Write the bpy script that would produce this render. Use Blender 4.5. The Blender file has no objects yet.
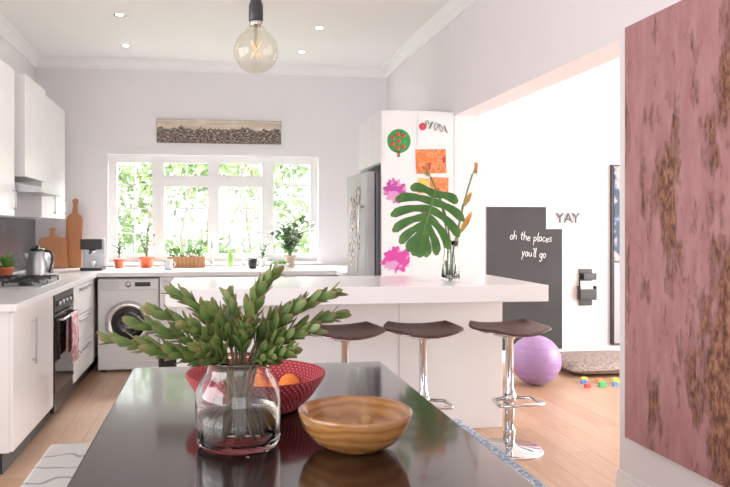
import bpy, math, random
from mathutils import Vector, Matrix
random.seed(7)
S = bpy.context.scene
try:
    S.view_settings.view_transform = 'Standard'
    S.view_settings.look = 'None'
    S.view_settings.exposure = 0.27
    S.view_settings.gamma = 1.14
except Exception: pass

# ------------------------------------------------------------ materials
def new_mat(name):
    m = bpy.data.materials.new(name); m.use_nodes = True
    nt = m.node_tree
    b = nt.nodes.get('Principled BSDF')
    return m, nt, b
def N(nt, t, **kw):
    n = nt.nodes.new(t)
    for k, v in kw.items(): setattr(n, k, v)
    return n
def lk(nt, a, b): nt.links.new(a, b)
def M(name, col, rough=.5, metal=0, var=.04, scale=8, bump=0, spec=.5, coat=0, emis=None, es=0, trans=0, ior=1.45, stretch=(1,1,1), alpha=1):
    m, nt, b = new_mat(name)
    tc = N(nt,'ShaderNodeTexCoord'); mp = N(nt,'ShaderNodeMapping'); mp.inputs['Scale'].default_value = stretch
    lk(nt, tc.outputs['Object'], mp.inputs['Vector'])
    no = N(nt,'ShaderNodeTexNoise'); no.inputs['Scale'].default_value = scale; no.inputs['Detail'].default_value = 4
    lk(nt, mp.outputs[0], no.inputs['Vector'])
    cr = N(nt,'ShaderNodeValToRGB')
    cr.color_ramp.elements[0].position=.3; cr.color_ramp.elements[1].position=.7
    cr.color_ramp.elements[0].color = (*[max(0,c*(1-var)) for c in col],1)
    cr.color_ramp.elements[1].color = (*[min(1,c*(1+var)) for c in col],1)
    lk(nt, no.outputs['Fac'], cr.inputs[0]); lk(nt, cr.outputs[0], b.inputs['Base Color'])
    b.inputs['Roughness'].default_value = rough; b.inputs['Metallic'].default_value = metal
    b.inputs['Specular IOR Level'].default_value = spec
    b.inputs['Coat Weight'].default_value = coat; b.inputs['Coat Roughness'].default_value=.05
    b.inputs['Transmission Weight'].default_value = trans; b.inputs['IOR'].default_value = ior
    if emis: b.inputs['Emission Color'].default_value=(*emis,1); b.inputs['Emission Strength'].default_value=es
    if bump:
        bp = N(nt,'ShaderNodeBump'); bp.inputs['Strength'].default_value=bump; bp.inputs['Distance'].default_value=.01
        lk(nt,no.outputs['Fac'],bp.inputs['Height']); lk(nt,bp.outputs[0],b.inputs['Normal'])
    return m
def ramp(nt, fac, stops, interp='LINEAR'):
    cr = N(nt,'ShaderNodeValToRGB'); cr.color_ramp.interpolation=interp
    els = cr.color_ramp.elements
    while len(els) < len(stops): els.new(.5)
    for e,(p,c) in zip(els, stops): e.position=p; e.color=(*c,1)
    lk(nt, fac, cr.inputs[0]); return cr.outputs[0]
def coords(nt, scale=(1,1,1), loc=(0,0,0), rot=(0,0,0)):
    tc = N(nt,'ShaderNodeTexCoord'); mp = N(nt,'ShaderNodeMapping')
    mp.inputs['Scale'].default_value=scale; mp.inputs['Location'].default_value=loc; mp.inputs['Rotation'].default_value=rot
    lk(nt, tc.outputs['Object'], mp.inputs['Vector']); return mp.outputs[0]
def noise(nt, vec, scale, detail=4, rough=.5):
    n = N(nt,'ShaderNodeTexNoise'); n.inputs['Scale'].default_value=scale; n.inputs['Detail'].default_value=detail; n.inputs['Roughness'].default_value=rough
    lk(nt, vec, n.inputs['Vector']); return n.outputs['Fac']
def math_(nt, op, a, b=None, clamp=False):
    n = N(nt,'ShaderNodeMath', operation=op); n.use_clamp=clamp
    for i,v in enumerate((a,b)):
        if v is None: continue
        if isinstance(v,(int,float)): n.inputs[i].default_value=v
        else: lk(nt,v,n.inputs[i])
    return n.outputs[0]
def mix(nt, fac, a, b, mode='MIX'):
    n = N(nt,'ShaderNodeMix', data_type='RGBA', blend_type=mode)
    for s,v in ((n.inputs[0],fac),(n.inputs[6],a),(n.inputs[7],b)):
        if isinstance(v,(int,float)): s.default_value=v
        elif isinstance(v,tuple): s.default_value=(*v,1)
        else: lk(nt,v,s)
    return n.outputs[2]

wall_m = M('painted_wall',(.83,.80,.82),.7,var=.012,scale=2,bump=.02)
ceil_m = M('painted_ceiling',(.92,.90,.905),.7,var=.01,scale=2)
trim_m = M('white_trim_paint',(.90,.89,.895),.4,var=.01)
room2_m = M('warm_white_paint',(.84,.79,.79),.7,var=.012,scale=2)
cab_m = M('gloss_white_cabinet',(.86,.85,.855),.18,var=.01,spec=.5)
gap_m = M('shadow_gap_grey',(.25,.25,.26),.6)
quartz_m = M('white_quartz',(.86,.85,.86),.22,var=.004,scale=60)
black_m = M('black_plastic',(.012,.012,.013),.35)
blackglass_m = M('black_oven_glass',(.008,.008,.009),.08)
steel_m = M('brushed_steel',(.50,.50,.52),.38,1,var=.06,scale=30,stretch=(1,1,.05))
dsteel_m = M('dark_steel',(.12,.12,.135),.45,.7,var=.05)
chrome_m = M('chrome',(.64,.64,.66),.08,1,var=.01)
white_m = M('white_plastic',(.85,.85,.86),.3,var=.01)
terra_m = M('terracotta',(.52,.11,.04),.7,var=.1)
cream_m = M('cream_ceramic',(.46,.36,.26),.4)
green_m = M('leaf_green',(.03,.09,.02),.45,var=.4,scale=20)
lgreen_m = M('fresh_leaf_green',(.09,.23,.03),.45,var=.3,scale=20)
soil_m = M('potting_soil',(.04,.025,.015),.9)
orange_m = M('orange_skin',(.78,.18,.012),.45,bump=.1,scale=60)
lemon_m = M('pale_nut_shell',(.40,.22,.08),.45,bump=.1,scale=60)

def wood_mat(name, c1, c2, sc=(1,1,1), rough=.4, coat=0, dist=3, d='X'):
    m,nt,b = new_mat(name)
    v = coords(nt, sc)
    w = N(nt,'ShaderNodeTexWave', wave_type='BANDS', bands_direction=d); w.inputs['Scale'].default_value=4
    w.inputs['Distortion'].default_value=dist; w.inputs['Detail'].default_value=3; w.inputs['Detail Scale'].default_value=1.5
    lk(nt,v,w.inputs['Vector'])
    lk(nt, ramp(nt,w.outputs['Fac'],[(0,c1),(1,c2)]), b.inputs['Base Color'])
    b.inputs['Roughness'].default_value=rough; b.inputs['Coat Weight'].default_value=coat
    return m
boardwood_m = wood_mat('chopping_board_wood',(.30,.09,.028),(.42,.165,.055),(6,6,1))
bowlwood_m = wood_mat('turned_bowl_wood',(.28,.105,.026),(.41,.185,.056),(1.4,.8,3.2),.22,.5,7,'Z')
cratewood_m = wood_mat('crate_wood',(.33,.13,.045),(.44,.20,.075),(2,2,8),.6)
seat_m = wood_mat('dark_walnut_seat',(.030,.006,.005),(.065,.014,.010),(1,8,1),.42,0)

m,nt,b = new_mat('oak_laminate_floor'); floor_m=m
v = coords(nt, rot=(0,0,math.pi/2))
br = N(nt,'ShaderNodeTexBrick'); br.inputs['Scale'].default_value=1; br.inputs['Brick Width'].default_value=1.3; br.inputs['Row Height'].default_value=.16
br.inputs['Mortar Size'].default_value=.002; br.offset=.37
br.inputs['Color1'].default_value=(.47,.275,.165,1); br.inputs['Color2'].default_value=(.56,.36,.235,1); br.inputs['Mortar'].default_value=(.27,.15,.09,1)
lk(nt,v,br.inputs['Vector'])
g = noise(nt, coords(nt,(14,1.2,1)), 3, 6, .6)
gr = ramp(nt,g,[(.3,(.80,.76,.73)),(.7,(1,1,1))])
lk(nt, mix(nt,1.0,br.outputs['Color'],gr,'MULTIPLY'), b.inputs['Base Color'])
b.inputs['Roughness'].default_value=.33

m,nt,b = new_mat('espresso_table_lacquer'); table_m=m
g = noise(nt, coords(nt,(25,1.5,1)), 3, 5)
lk(nt, ramp(nt,g,[(.3,(.008,.0035,.0035)),(.7,(.017,.0075,.007))]), b.inputs['Base Color'])
b.inputs['Roughness'].default_value=.12; b.inputs['Coat Weight'].default_value=.3; b.inputs['Coat Roughness'].default_value=.05

m,nt,b = new_mat('dark_mosaic_tile'); tile_m=m
br = N(nt,'ShaderNodeTexBrick'); br.inputs['Scale'].default_value=1; br.inputs['Brick Width'].default_value=.05; br.inputs['Row Height'].default_value=.025
br.inputs['Mortar Size'].default_value=.0015
br.inputs['Color1'].default_value=(.05,.05,.055,1); br.inputs['Color2'].default_value=(.075,.075,.082,1); br.inputs['Mortar'].default_value=(.09,.09,.095,1)
tc = N(nt,'ShaderNodeTexCoord'); sp=N(nt,'ShaderNodeSeparateXYZ'); cb=N(nt,'ShaderNodeCombineXYZ')
lk(nt,tc.outputs['Object'],sp.inputs[0]); lk(nt,sp.outputs['Y'],cb.inputs['X']); lk(nt,sp.outputs['Z'],cb.inputs['Y']); lk(nt,cb.outputs[0],br.inputs['Vector'])
lk(nt,br.outputs['Color'],b.inputs['Base Color']); b.inputs['Roughness'].default_value=.25

# abstract painting
m,nt,b = new_mat('pink_distressed_canvas'); paint_m=m
v1 = coords(nt,(1,3.0,1.1),loc=(0,.3,.9)); v2 = coords(nt,(1,5,2.4)); v3=coords(nt,(1,9,2.5))
tc = N(nt,'ShaderNodeTexCoord'); sp=N(nt,'ShaderNodeSeparateXYZ'); lk(nt,tc.outputs['Object'],sp.inputs[0])
base = ramp(nt,noise(nt,v3,2,7,.6),[(.3,(.31,.125,.13)),(.5,(.38,.165,.17)),(.72,(.44,.22,.22))])
n1 = noise(nt,v1,3.0,12,.68)
tot=None
for (cy,cz,sy,sz_,wgt) in [(2.66,1.50,.10,.26,.18),(2.28,.78,.15,.46,.25),(2.86,1.12,.06,.28,.09),(2.33,1.90,.07,.24,.12),(2.52,.70,.10,.20,.07),(2.5,2.05,.05,.15,.09),(2.0,1.5,.2,.5,.13),(2.75,.5,.12,.1,.07)]:
    dy=math_(nt,'DIVIDE',math_(nt,'SUBTRACT',sp.outputs['Y'],cy),sy); dz=math_(nt,'DIVIDE',math_(nt,'SUBTRACT',sp.outputs['Z'],cz),sz_)
    r2=math_(nt,'ADD',math_(nt,'MULTIPLY',dy,dy),math_(nt,'MULTIPLY',dz,dz))
    e=math_(nt,'MULTIPLY',math_(nt,'EXPONENT',math_(nt,'MULTIPLY',r2,-.7)),wgt)
    tot=e if tot is None else math_(nt,'ADD',tot,e)
f1 = math_(nt,'ADD', n1, math_(nt,'SUBTRACT',tot,.045))
mask = ramp(nt,f1,[(.53,(0,0,0)),(.63,(1,1,1))])
rust = ramp(nt,noise(nt,v2,9,10,.7),[(.32,(.02,.008,.008)),(.43,(.085,.025,.018)),(.51,(.22,.075,.04)),(.58,(.33,.15,.07)),(.66,(.36,.17,.15)),(.78,(.27,.21,.20))])
lk(nt, mix(nt,mask,base,rust), b.inputs['Base Color'])
b.inputs['Roughness'].default_value=.6
bp=N(nt,'ShaderNodeBump'); bp.inputs['Strength'].default_value=.8; bp.inputs['Distance'].default_value=.015; lk(nt,math_(nt,'MULTIPLY',n1,mask),bp.inputs['Height']); lk(nt,bp.outputs[0],b.inputs['Normal'])

# cityscape print
m,nt,b = new_mat('city_panorama_print'); city_m=m
tc = N(nt,'ShaderNodeTexCoord'); sp=N(nt,'ShaderNodeSeparateXYZ'); lk(nt,tc.outputs['Object'],sp.inputs[0])
hx = noise(nt,coords(nt,(3,0,0)),2,7,.75)
edge = math_(nt,'SUBTRACT', math_(nt,'ADD',.035,math_(nt,'MULTIPLY',math_(nt,'SUBTRACT',hx,.5),.28)), sp.outputs['Z'])
msk = ramp(nt,edge,[(0,(0,0,0)),(.012,(1,1,1))])
town = ramp(nt,noise(nt,coords(nt,(12,1,32)),2.4,8,.8),[(.44,(.02,.013,.010)),(.52,(.10,.07,.055)),(.59,(.62,.52,.43))])
sky = ramp(nt,noise(nt,coords(nt,(2,1,9)),2,4),[(.35,(.48,.38,.29)),(.7,(.72,.62,.52))])
lk(nt, mix(nt,msk,sky,town), b.inputs['Base Color']); b.inputs['Roughness'].default_value=.6

def splotch(name, a, bcol, thr=.5, scale=8, c3=None):
    m,nt,b = new_mat(name)
    f = noise(nt,coords(nt),scale,3)
    st=[(thr-.02,a),(thr+.02,bcol)]
    if c3: st.append((thr+.12,c3))
    lk(nt, ramp(nt,f,st), b.inputs['Base Color']); b.inputs['Roughness'].default_value=.7
    return m
paper_m = M('paper_white',(.85,.84,.85),.8)
art_orange = splotch('orange_finger_painting',(.72,.17,.035),(.76,.32,.13),.5,14,(.46,.04,.025))
art_pink = splotch('pink_finger_painting',(.46,.045,.33),(.70,.28,.52),.52,13)
art_mag = splotch('magenta_finger_painting',(.64,.045,.32),(.70,.32,.58),.55,9)
art_yel = splotch('yellow_finger_painting',(.75,.55,.10),(.75,.26,.08),.55,12)
art_green = M('green_poster_paint',(.03,.26,.05),.7,var=.3,scale=30)
red_m = M('red_poster_paint',(.66,.03,.025),.6)
photo_m = splotch('photo_collage',(.1,.12,.16),(.6,.4,.3),.5,25,(.8,.75,.7))
chalk_m = M('chalkboard_paint',(.032,.032,.034),.8,var=.15,scale=3)
chalkw_m = M('white_chalk',(.85,.85,.85),.9)
blueart_m = splotch('blue_pinboard_photos',(.03,.05,.09),(.08,.16,.3),.5,9,(.5,.35,.3))
lav_m = M('lavender_ball_vinyl',(.33,.20,.42),.35,var=.02)
rug_m = M('woven_grey_cushion',(.26,.205,.18),.9,var=.5,scale=40,bump=.6)

m,nt,b = new_mat('blue_printed_cotton'); bluefab_m=m
vo=N(nt,'ShaderNodeTexVoronoi',feature='DISTANCE_TO_EDGE'); vo.inputs['Scale'].default_value=30; lk(nt,coords(nt),vo.inputs['Vector'])
lk(nt,ramp(nt,vo.outputs['Distance'],[(.08,(.62,.68,.75)),(.14,(.16,.32,.52)),(.4,(.30,.47,.63))]),b.inputs['Base Color']); b.inputs['Roughness'].default_value=.9
m,nt,b = new_mat('leaf_line_cotton'); leaffab_m=m
wv=N(nt,'ShaderNodeTexWave',wave_type='RINGS'); wv.inputs['Scale'].default_value=2.2; wv.inputs['Distortion'].default_value=7; wv.inputs['Detail'].default_value=1; wv.inputs['Detail Scale'].default_value=1.6
lk(nt,coords(nt,(1.8,1,1)),wv.inputs['Vector'])
lk(nt,ramp(nt,wv.outputs['Fac'],[(.0,(.17,.17,.17)),(.04,(.32,.31,.30)),(.08,(.42,.40,.38))]),b.inputs['Base Color']); b.inputs['Roughness'].default_value=.9

m,nt,b = new_mat('red_woven_basket'); basket_m=m
tc = N(nt,'ShaderNodeTexCoord'); sp=N(nt,'ShaderNodeSeparateXYZ'); lk(nt,tc.outputs['Object'],sp.inputs[0])
ang = math_(nt,'ARCTAN2',sp.outputs['Y'],sp.outputs['X'])
sa = math_(nt,'SINE',math_(nt,'MULTIPLY',ang,70)); sz=math_(nt,'SINE',math_(nt,'MULTIPLY',sp.outputs['Z'],360))
pr = math_(nt,'MULTIPLY',sa,sz)
lk(nt,ramp(nt,math_(nt,'ADD',math_(nt,'MULTIPLY',pr,.5),.5),[(.5,(.26,.005,.014)),(.82,(.37,.012,.03)),(.93,(.56,.19,.21))]),b.inputs['Base Color'])
b.inputs['Roughness'].default_value=.75
bp=N(nt,'ShaderNodeBump'); bp.inputs['Strength'].default_value=.6; bp.inputs['Distance'].default_value=.004; lk(nt,pr,bp.inputs['Height']); lk(nt,bp.outputs[0],b.inputs['Normal'])

def leafgrad(name, c0, c1, c2, trans=.25, ns=25, lo=.7):
    m,nt,b = new_mat(name)
    at=N(nt,'ShaderNodeAttribute'); at.attribute_name='t'
    col=ramp(nt,at.outputs['Fac'],[(0,c0),(.7,c1),(1,c2)])
    f=noise(nt,coords(nt),ns,2)
    col=mix(nt,1.0,col,ramp(nt,f,[(.3,(lo,lo,lo)),(.7,(1,1,1))]),'MULTIPLY')
    lk(nt,col,b.inputs['Base Color']); b.inputs['Roughness'].default_value=.4
    tr=N(nt,'ShaderNodeBsdfTranslucent'); lk(nt,col,tr.inputs['Color'])
    ms=N(nt,'ShaderNodeMixShader'); ms.inputs[0].default_value=trans
    out=nt.nodes['Material Output']
    lk(nt,b.outputs[0],ms.inputs[1]); lk(nt,tr.outputs[0],ms.inputs[2]); lk(nt,ms.outputs[0],out.inputs[0])
    return m
protea_m = leafgrad('protea_leaf',(.055,.12,.025),(.16,.26,.065),(.30,.20,.08),.3)
bud_m = leafgrad('protea_bud_bract',(.16,.24,.06),(.27,.33,.10),(.38,.22,.10),.3)
monstera_m = leafgrad('monstera_leaf',(.055,.18,.028),(.04,.15,.02),(.09,.24,.04),.25)
garden_m = leafgrad('garden_leaf',(.14,.26,.09),(.27,.42,.16),(.45,.58,.30),.5,3,.45)
strel_m = leafgrad('strelitzia_petal',(.23,.30,.08),(.75,.27,.035),(.78,.42,.07),.2)
stem_m = M('green_stem',(.14,.20,.055),.5)

def thin_glass(name, tint=(1,1,1), lo=.03, hi=.6):
    m,nt,b=new_mat(name); nt.nodes.remove(b)
    t=N(nt,'ShaderNodeBsdfTransparent'); t.inputs[0].default_value=(*tint,1)
    g=N(nt,'ShaderNodeBsdfGlossy'); g.inputs['Roughness'].default_value=.02
    lw=N(nt,'ShaderNodeLayerWeight'); lw.inputs['Blend'].default_value=.25
    f=math_(nt,'ADD',math_(nt,'MULTIPLY',math_(nt,'POWER',lw.outputs['Facing'],2.0),hi),lo,True)
    ms=N(nt,'ShaderNodeMixShader'); lk(nt,f,ms.inputs[0]); lk(nt,t.outputs[0],ms.inputs[1]); lk(nt,g.outputs[0],ms.inputs[2])
    lk(nt,ms.outputs[0],nt.nodes['Material Output'].inputs[0]); return m
pane_m = thin_glass('window_glass',hi=.2)
bulb_m = thin_glass('amber_bulb_glass',(.91,.89,.82),.06,.6)
glass_m = M('clear_glass',(.96,.97,.97),.0,var=0,trans=1,ior=1.45)
water_m = M('tinted_vase_water',(.62,.54,.48),.0,var=0,trans=1,ior=1.33)
fil_m = M('warm_filament',(.9,.5,.2),.4,emis=(1,.6,.25),es=1.2)
lamp_m = M('downlight_glow',(1,1,1),.4,emis=(1,.95,.88),es=8)

# ------------------------------------------------------------ geometry helpers
def link(o,parent=None):
    S.collection.objects.link(o)
    if parent: o.parent=parent
    return o
def group(name, loc=(0,0,0), rz=0):
    e=bpy.data.objects.new(name,None); e.location=loc; e.rotation_euler=(0,0,rz); e.empty_display_size=.1
    return link(e)
def mesh(name, vs, fs, mat, parent=None, smooth=False, loc=(0,0,0), t=None):
    me=bpy.data.meshes.new(name); me.from_pydata([tuple(v) for v in vs],[],fs); me.update()
    mats = mat if isinstance(mat,list) else [mat]
    for k in mats: me.materials.append(k)
    if smooth:
        for p in me.polygons: p.use_smooth=True
    if t is not None:
        a=me.attributes.new('t','FLOAT','POINT'); a.data.foreach_set('value',t)
    o=bpy.data.objects.new(name,me); o.location=loc
    return link(o,parent)
def bevel(o,w,seg=2):
    md=o.modifiers.new('bevel','BEVEL'); md.width=w; md.segments=seg; md.limit_method='ANGLE'
    return o
BF=[(0,3,2,1),(4,5,6,7),(0,1,5,4),(1,2,6,5),(2,3,7,6),(3,0,4,7)]
def boxes(name, lst, mat, parent=None, bev=0, loc=(0,0,0)):
    vs=[];fs=[]
    for (x0,x1,y0,y1,z0,z1) in lst:
        n=len(vs)
        vs+=[(x0,y0,z0),(x1,y0,z0),(x1,y1,z0),(x0,y1,z0),(x0,y0,z1),(x1,y0,z1),(x1,y1,z1),(x0,y1,z1)]
        fs+=[tuple(i+n for i in f) for f in BF]
    o=mesh(name,vs,fs,mat,parent,loc=loc)
    if bev: bevel(o,bev)
    return o
def box(name,x0,x1,y0,y1,z0,z1,mat,parent=None,bev=0): return boxes(name,[(x0,x1,y0,y1,z0,z1)],mat,parent,bev)
def lathe(name, prof, mat, parent=None, segs=48, loc=(0,0,0), cap=True, smooth=True, squash=1):
    vs=[];fs=[]
    for r,z in prof:
        for i in range(segs):
            a=2*math.pi*i/segs; vs.append((r*math.cos(a),r*squash*math.sin(a),z))
    for j in range(len(prof)-1):
        for i in range(segs):
            k=(i+1)%segs; fs.append((j*segs+i,j*segs+k,(j+1)*segs+k,(j+1)*segs+i))
    if cap:
        if prof[0][0]>1e-5: fs.append(tuple(reversed(range(segs))))
        if prof[-1][0]>1e-5: n=(len(prof)-1)*segs; fs.append(tuple(range(n,n+segs)))
    o=mesh(name,vs,fs,mat,parent,smooth,loc)
    return o
def tube_data(pts, rad, segs=10, vs=None, fs=None):
    vs=[] if vs is None else vs; fs=[] if fs is None else fs
    pts=[Vector(p) for p in pts]; n0=len(vs)
    rads = rad if isinstance(rad,(list,tuple)) else [rad]*len(pts)
    t=(pts[1]-pts[0]).normalized(); u=t.orthogonal().normalized()
    for i,p in enumerate(pts):
        if i==0: tt=(pts[1]-pts[0])
        elif i==len(pts)-1: tt=pts[-1]-pts[-2]
        else: tt=(pts[i+1]-pts[i]).normalized()+(pts[i]-pts[i-1]).normalized()
        tt.normalize(); u=(u-tt*u.dot(tt)).normalized(); w=tt.cross(u)
        for k in range(segs):
            a=2*math.pi*k/segs; vs.append(p+(u*math.cos(a)+w*math.sin(a))*rads[i])
    for j in range(len(pts)-1):
        for k in range(segs):
            l=(k+1)%segs; fs.append((n0+j*segs+k,n0+j*segs+l,n0+(j+1)*segs+l,n0+(j+1)*segs+k))
    fs.append(tuple(reversed(range(n0,n0+segs)))); e=n0+(len(pts)-1)*segs; fs.append(tuple(range(e,e+segs)))
    return vs,fs
def tube(name,pts,rad,mat,parent=None,segs=12,smooth=True):
    vs,fs=tube_data(pts,rad,segs); return mesh(name,vs,fs,mat,parent,smooth)
def bez(p0,p1,p2,n=10):
    p0,p1,p2=map(Vector,(p0,p1,p2))
    return [p0*(1-s)**2+p1*2*s*(1-s)+p2*s*s for s in [i/n for i in range(n+1)]]
def ball(name,c,r,mat,parent=None,seg=24,sz=1):
    n=seg//2; prof=[(r*math.sin(math.pi*i/n) if 0<i<n else 1e-6, -r*sz*math.cos(math.pi*i/n)) for i in range(n+1)]
    return lathe(name,prof,mat,parent,seg,loc=c,cap=False)
class Leaves:
    def __init__(s): s.v=[];s.f=[];s.t=[]
    def leaf(s,base,d,nrm,L,W,curl=.15,shape=None):
        base=Vector(base); d=Vector(d).normalized(); nrm=Vector(nrm); nrm=(nrm-d*nrm.dot(d))
        if nrm.length<1e-4: nrm=d.orthogonal()
        nrm.normalize(); sd=d.cross(nrm)
        shape=shape or [(0,.2),(.25,.75),(.55,1),(.82,.65),(1,.04)]
        n=len(s.v)
        for a,w in shape:
            c=base+d*(L*a)-nrm*(curl*L*(a*a))
            s.v+=[c-sd*(W*w*.5)+nrm*W*w*.15, c, c+sd*(W*w*.5)+nrm*W*w*.15]; s.t+=[a,a,a]
        for i in range(len(shape)-1):
            k=n+i*3
            s.f+=[(k,k+1,k+4,k+3),(k+1,k+2,k+5,k+4)]
    def build(s,name,mat,parent=None,loc=(0,0,0)):
        return mesh(name,s.v,s.f,mat,parent,True,loc,s.t)
def rnd(a,b): return random.uniform(a,b)
def text(name,body,size,loc,mat,parent=None,extr=.001,shear=0,rot=(math.pi/2,0,0),off=0):
    cu=bpy.data.curves.new(name,'FONT'); cu.body=body; cu.size=size; cu.extrude=extr; cu.shear=shear; cu.resolution_u=3; cu.offset=off
    tmp=bpy.data.objects.new(name+'_tmp',cu); S.collection.objects.link(tmp)
    bpy.context.view_layer.update()
    me=bpy.data.meshes.new_from_object(tmp.evaluated_get(bpy.context.evaluated_depsgraph_get()))
    bpy.data.objects.remove(tmp); me.materials.clear(); me.materials.append(mat)
    o=bpy.data.objects.new(name,me); o.location=loc; o.rotation_euler=rot
    return link(o,parent)
# hand-drawn chalk stroke alphabet
CIR=[(.3+.3*math.cos(a),.5+.5*math.sin(a)) for a in [1.2+i*.63 for i in range(11)]]
GL={'o':[CIR],'h':[[(.05,2),(0,1),(0,0)],[(0,.6),(.3,1),(.55,.8),(.6,0)]],'t':[[(.3,1.8),(.28,.3),(.5,0)],[(0,1.15),(.65,1.25)]],
'e':[[(0,.5),(.6,.6),(.5,.95),(.2,.95),(0,.5),(.15,.05),(.65,.2)]],'p':[[(0,1),(0,-.9)],[(0,.8),(.4,1),(.6,.5),(.3,0),(0,.2)]],'l':[[(.1,2.1),(0,.3),(.25,0)]],
'a':[CIR,[(.6,1),(.6,.2),(.75,0)]],'c':[[(.6,.85),(.3,1),(0,.5),(.3,0),(.65,.2)]],'s':[[(.55,.9),(.2,1),(.1,.7),(.5,.35),(.4,.05),(0,.1)]],
'y':[[(0,1),(.3,.15)],[(.65,1),(.05,-.9)]],'u':[[(0,1),(.05,.2),(.3,0),(.55,.3),(.6,1),(.65,0)]],"'":[[(.1,2.1),(.05,1.7)]],'g':[CIR,[(.6,1),(.6,-.5),(.3,-.9),(0,-.6)]]}
def chalk(name,body,sc,loc,mat,parent,slope=0):
    vs,fs=[],[]; x=0
    for ch in body:
        if ch==' ': x+=.75; continue
        w=.35 if ch in "l'" else .85
        jy=rnd(-.12,.12)
        for st in GL[ch]:
            tube_data([((x+px_+.12*py_)*sc,0,(py_+jy)*sc-slope*x*sc) for px_,py_ in st],sc*.085,5,vs,fs)
        x+=w
    return mesh(name,vs,fs,mat,parent,True,loc)

# ------------------------------------------------------------ room shell
LX,RX,BY,NY,CZ=-1.8,1.9,7.5,-2.6,3.08
WX0,WX1,WZ0,WZ1=-1.07,1.14,.97,2.10
box('floor',LX-.2,5.7,NY-.2,BY+.2,-.1,0,floor_m)
box('ceiling',LX-.2,RX+.2,NY-.2,BY+.2,CZ,CZ+.1,ceil_m)
box('ceiling_playroom',RX+.2,5.7,NY-.2,BY+.2,2.45,2.55,room2_m)
boxes('wall_back',[(LX-.2,WX0,BY,BY+.2,0,CZ),(WX1,RX+.2,BY,BY+.2,0,CZ),(WX0,WX1,BY,BY+.2,0,WZ0),(WX0,WX1,BY,BY+.2,WZ1,CZ)],wall_m)
boxes('wall_left',[(LX-.2,LX,NY,-.4,0,CZ),(LX-.2,LX,2.6,BY,0,CZ),(LX-.2,LX,-.4,2.6,0,.8),(LX-.2,LX,-.4,2.6,2.3,CZ)],wall_m)
boxes('wall_right',[(RX,RX+.2,NY,3.06,0,CZ),(RX,RX+.2,3.06,5.33,2.22,CZ),(RX,RX+.2,5.33,BY,0,CZ)],wall_m)
boxes('wall_front',[(LX-.2,-1.5,NY-.2,NY,0,CZ),(1.6,RX+.2,NY-.2,NY,0,CZ),(-1.5,1.6,NY-.2,NY,2.5,CZ)],wall_m)
boxes('wall_playroom_back',[(RX+.2,5.7,6.6,6.8,0,2.45)],room2_m)
boxes('wall_playroom_right',[(5.5,5.7,NY,2.5,0,2.45),(5.5,5.7,5.9,6.6,0,2.45),(5.5,5.7,2.5,5.9,2.3,2.45),(5.5,5.7,2.5,5.9,0,.3)],room2_m)
boxes('wall_playroom_front',[(RX+.2,5.7,NY-.2,NY,0,2.45)],room2_m)
def prism(name,prof,axis,a,b,mat):
    vs=[];n=len(prof)
    for t_ in (a,b):
        for p,q in prof: vs.append((t_,p,q) if axis=='X' else (p,t_,q))
    fs=[tuple(range(n)),tuple(reversed(range(n,2*n)))]+[(i,i+n,(i+1)%n+n,(i+1)%n) for i in range(n)]
    return mesh(name,vs,fs,mat)
cp=lambda w,s:[(w,CZ),(w,CZ-.10),(w+s*.012,CZ-.10),(w+s*.02,CZ-.075),(w+s*.06,CZ-.03),(w+s*.08,CZ-.02),(w+s*.09,CZ)]
prism('trim_1',cp(BY,-1),'X',LX,RX,trim_m)
prism('trim_2',cp(RX,-1),'Y',NY,BY,trim_m)
prism('trim_3',cp(LX,1),'Y',NY,BY,trim_m)
boxes('baseboard_right',[(RX-.022,RX,NY,3.06,0,.17),(RX-.014,RX,NY,3.06,.17,.2)],trim_m,bev=.004)
boxes('baseboard_playroom',[(RX+.2,5.5,6.58,6.6,0,.12)],trim_m)

# kitchen window
w=group('window_1',(0,BY+.06,0))
fr=[(WX0,WX1,0,.06,WZ0,WZ0+.05),(WX0,WX1,0,.06,WZ1-.05,WZ1),(WX0,WX0+.05,0,.06,WZ0+.05,WZ1-.05),(WX1-.05,WX1,0,.06,WZ0+.05,WZ1-.05)]
vx=[-.565,.597]
for x in vx: fr.append((x-.035,x+.035,-.005,.065,WZ0+.05,WZ1-.05))
fr.append((-.53,.562,0,.06,1.80,1.86)); fr.append((.016-.03,.016+.03,0,.06,WZ0+.05,1.80)); fr.append((.016-.03,.016+.03,0,.06,1.86,WZ1-.05))
def grid(x0,x1,z0,z1,nc,nr,sash=.03,bar=.009):
    out=[(x0,x0+sash,.01,.05,z0,z1),(x1-sash,x1,.01,.05,z0,z1),(x0+sash,x1-sash,.01,.05,z0,z0+sash),(x0+sash,x1-sash,.01,.05,z1-sash,z1)]
    for i in range(1,nc):
        x=x0+(x1-x0)*i/nc; out.append((x-bar,x+bar,.021,.041,z0,z1))
    for i in range(1,nr):
        z=z0+(z1-z0)*i/nr; out.append((x0,x1,.02,.04,z-bar,z+bar))
    return out
bars=grid(WX0+.05,-.6,WZ0+.05,WZ1-.05,2,4)+grid(.632,WX1-.05,WZ0+.05,WZ1-.05,2,4)
for a,c in ((-.53,-.014),(.046,.562)):
    bars+=grid(a,c,1.86,WZ1-.05,2,1)+grid(a,c,WZ0+.05,1.80,2,3)
boxes('frame',fr,trim_m,w); boxes('sash_bars',bars,trim_m,w)
box('glass_pane',WX0+.05,WX1-.05,.028,.031,WZ0+.05,WZ1-.05,pane_m,w)
box('sill',WX0-.03,WX1+.03,-.10,0,WZ0-.03,WZ0,trim_m,w,.004)
w=group('added_side_window',(LX-.12,0,0))  # unseen left-wall window, added as an opening for fill light
boxes('frame',[(0,.05,-.4,2.6,.8,.86),(0,.05,-.4,2.6,2.24,2.3),(0,.05,-.4,-.34,.86,2.24),(0,.05,2.54,2.6,.86,2.24),(0,.05,1.07,1.13,.86,2.24)],trim_m,w)
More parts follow.
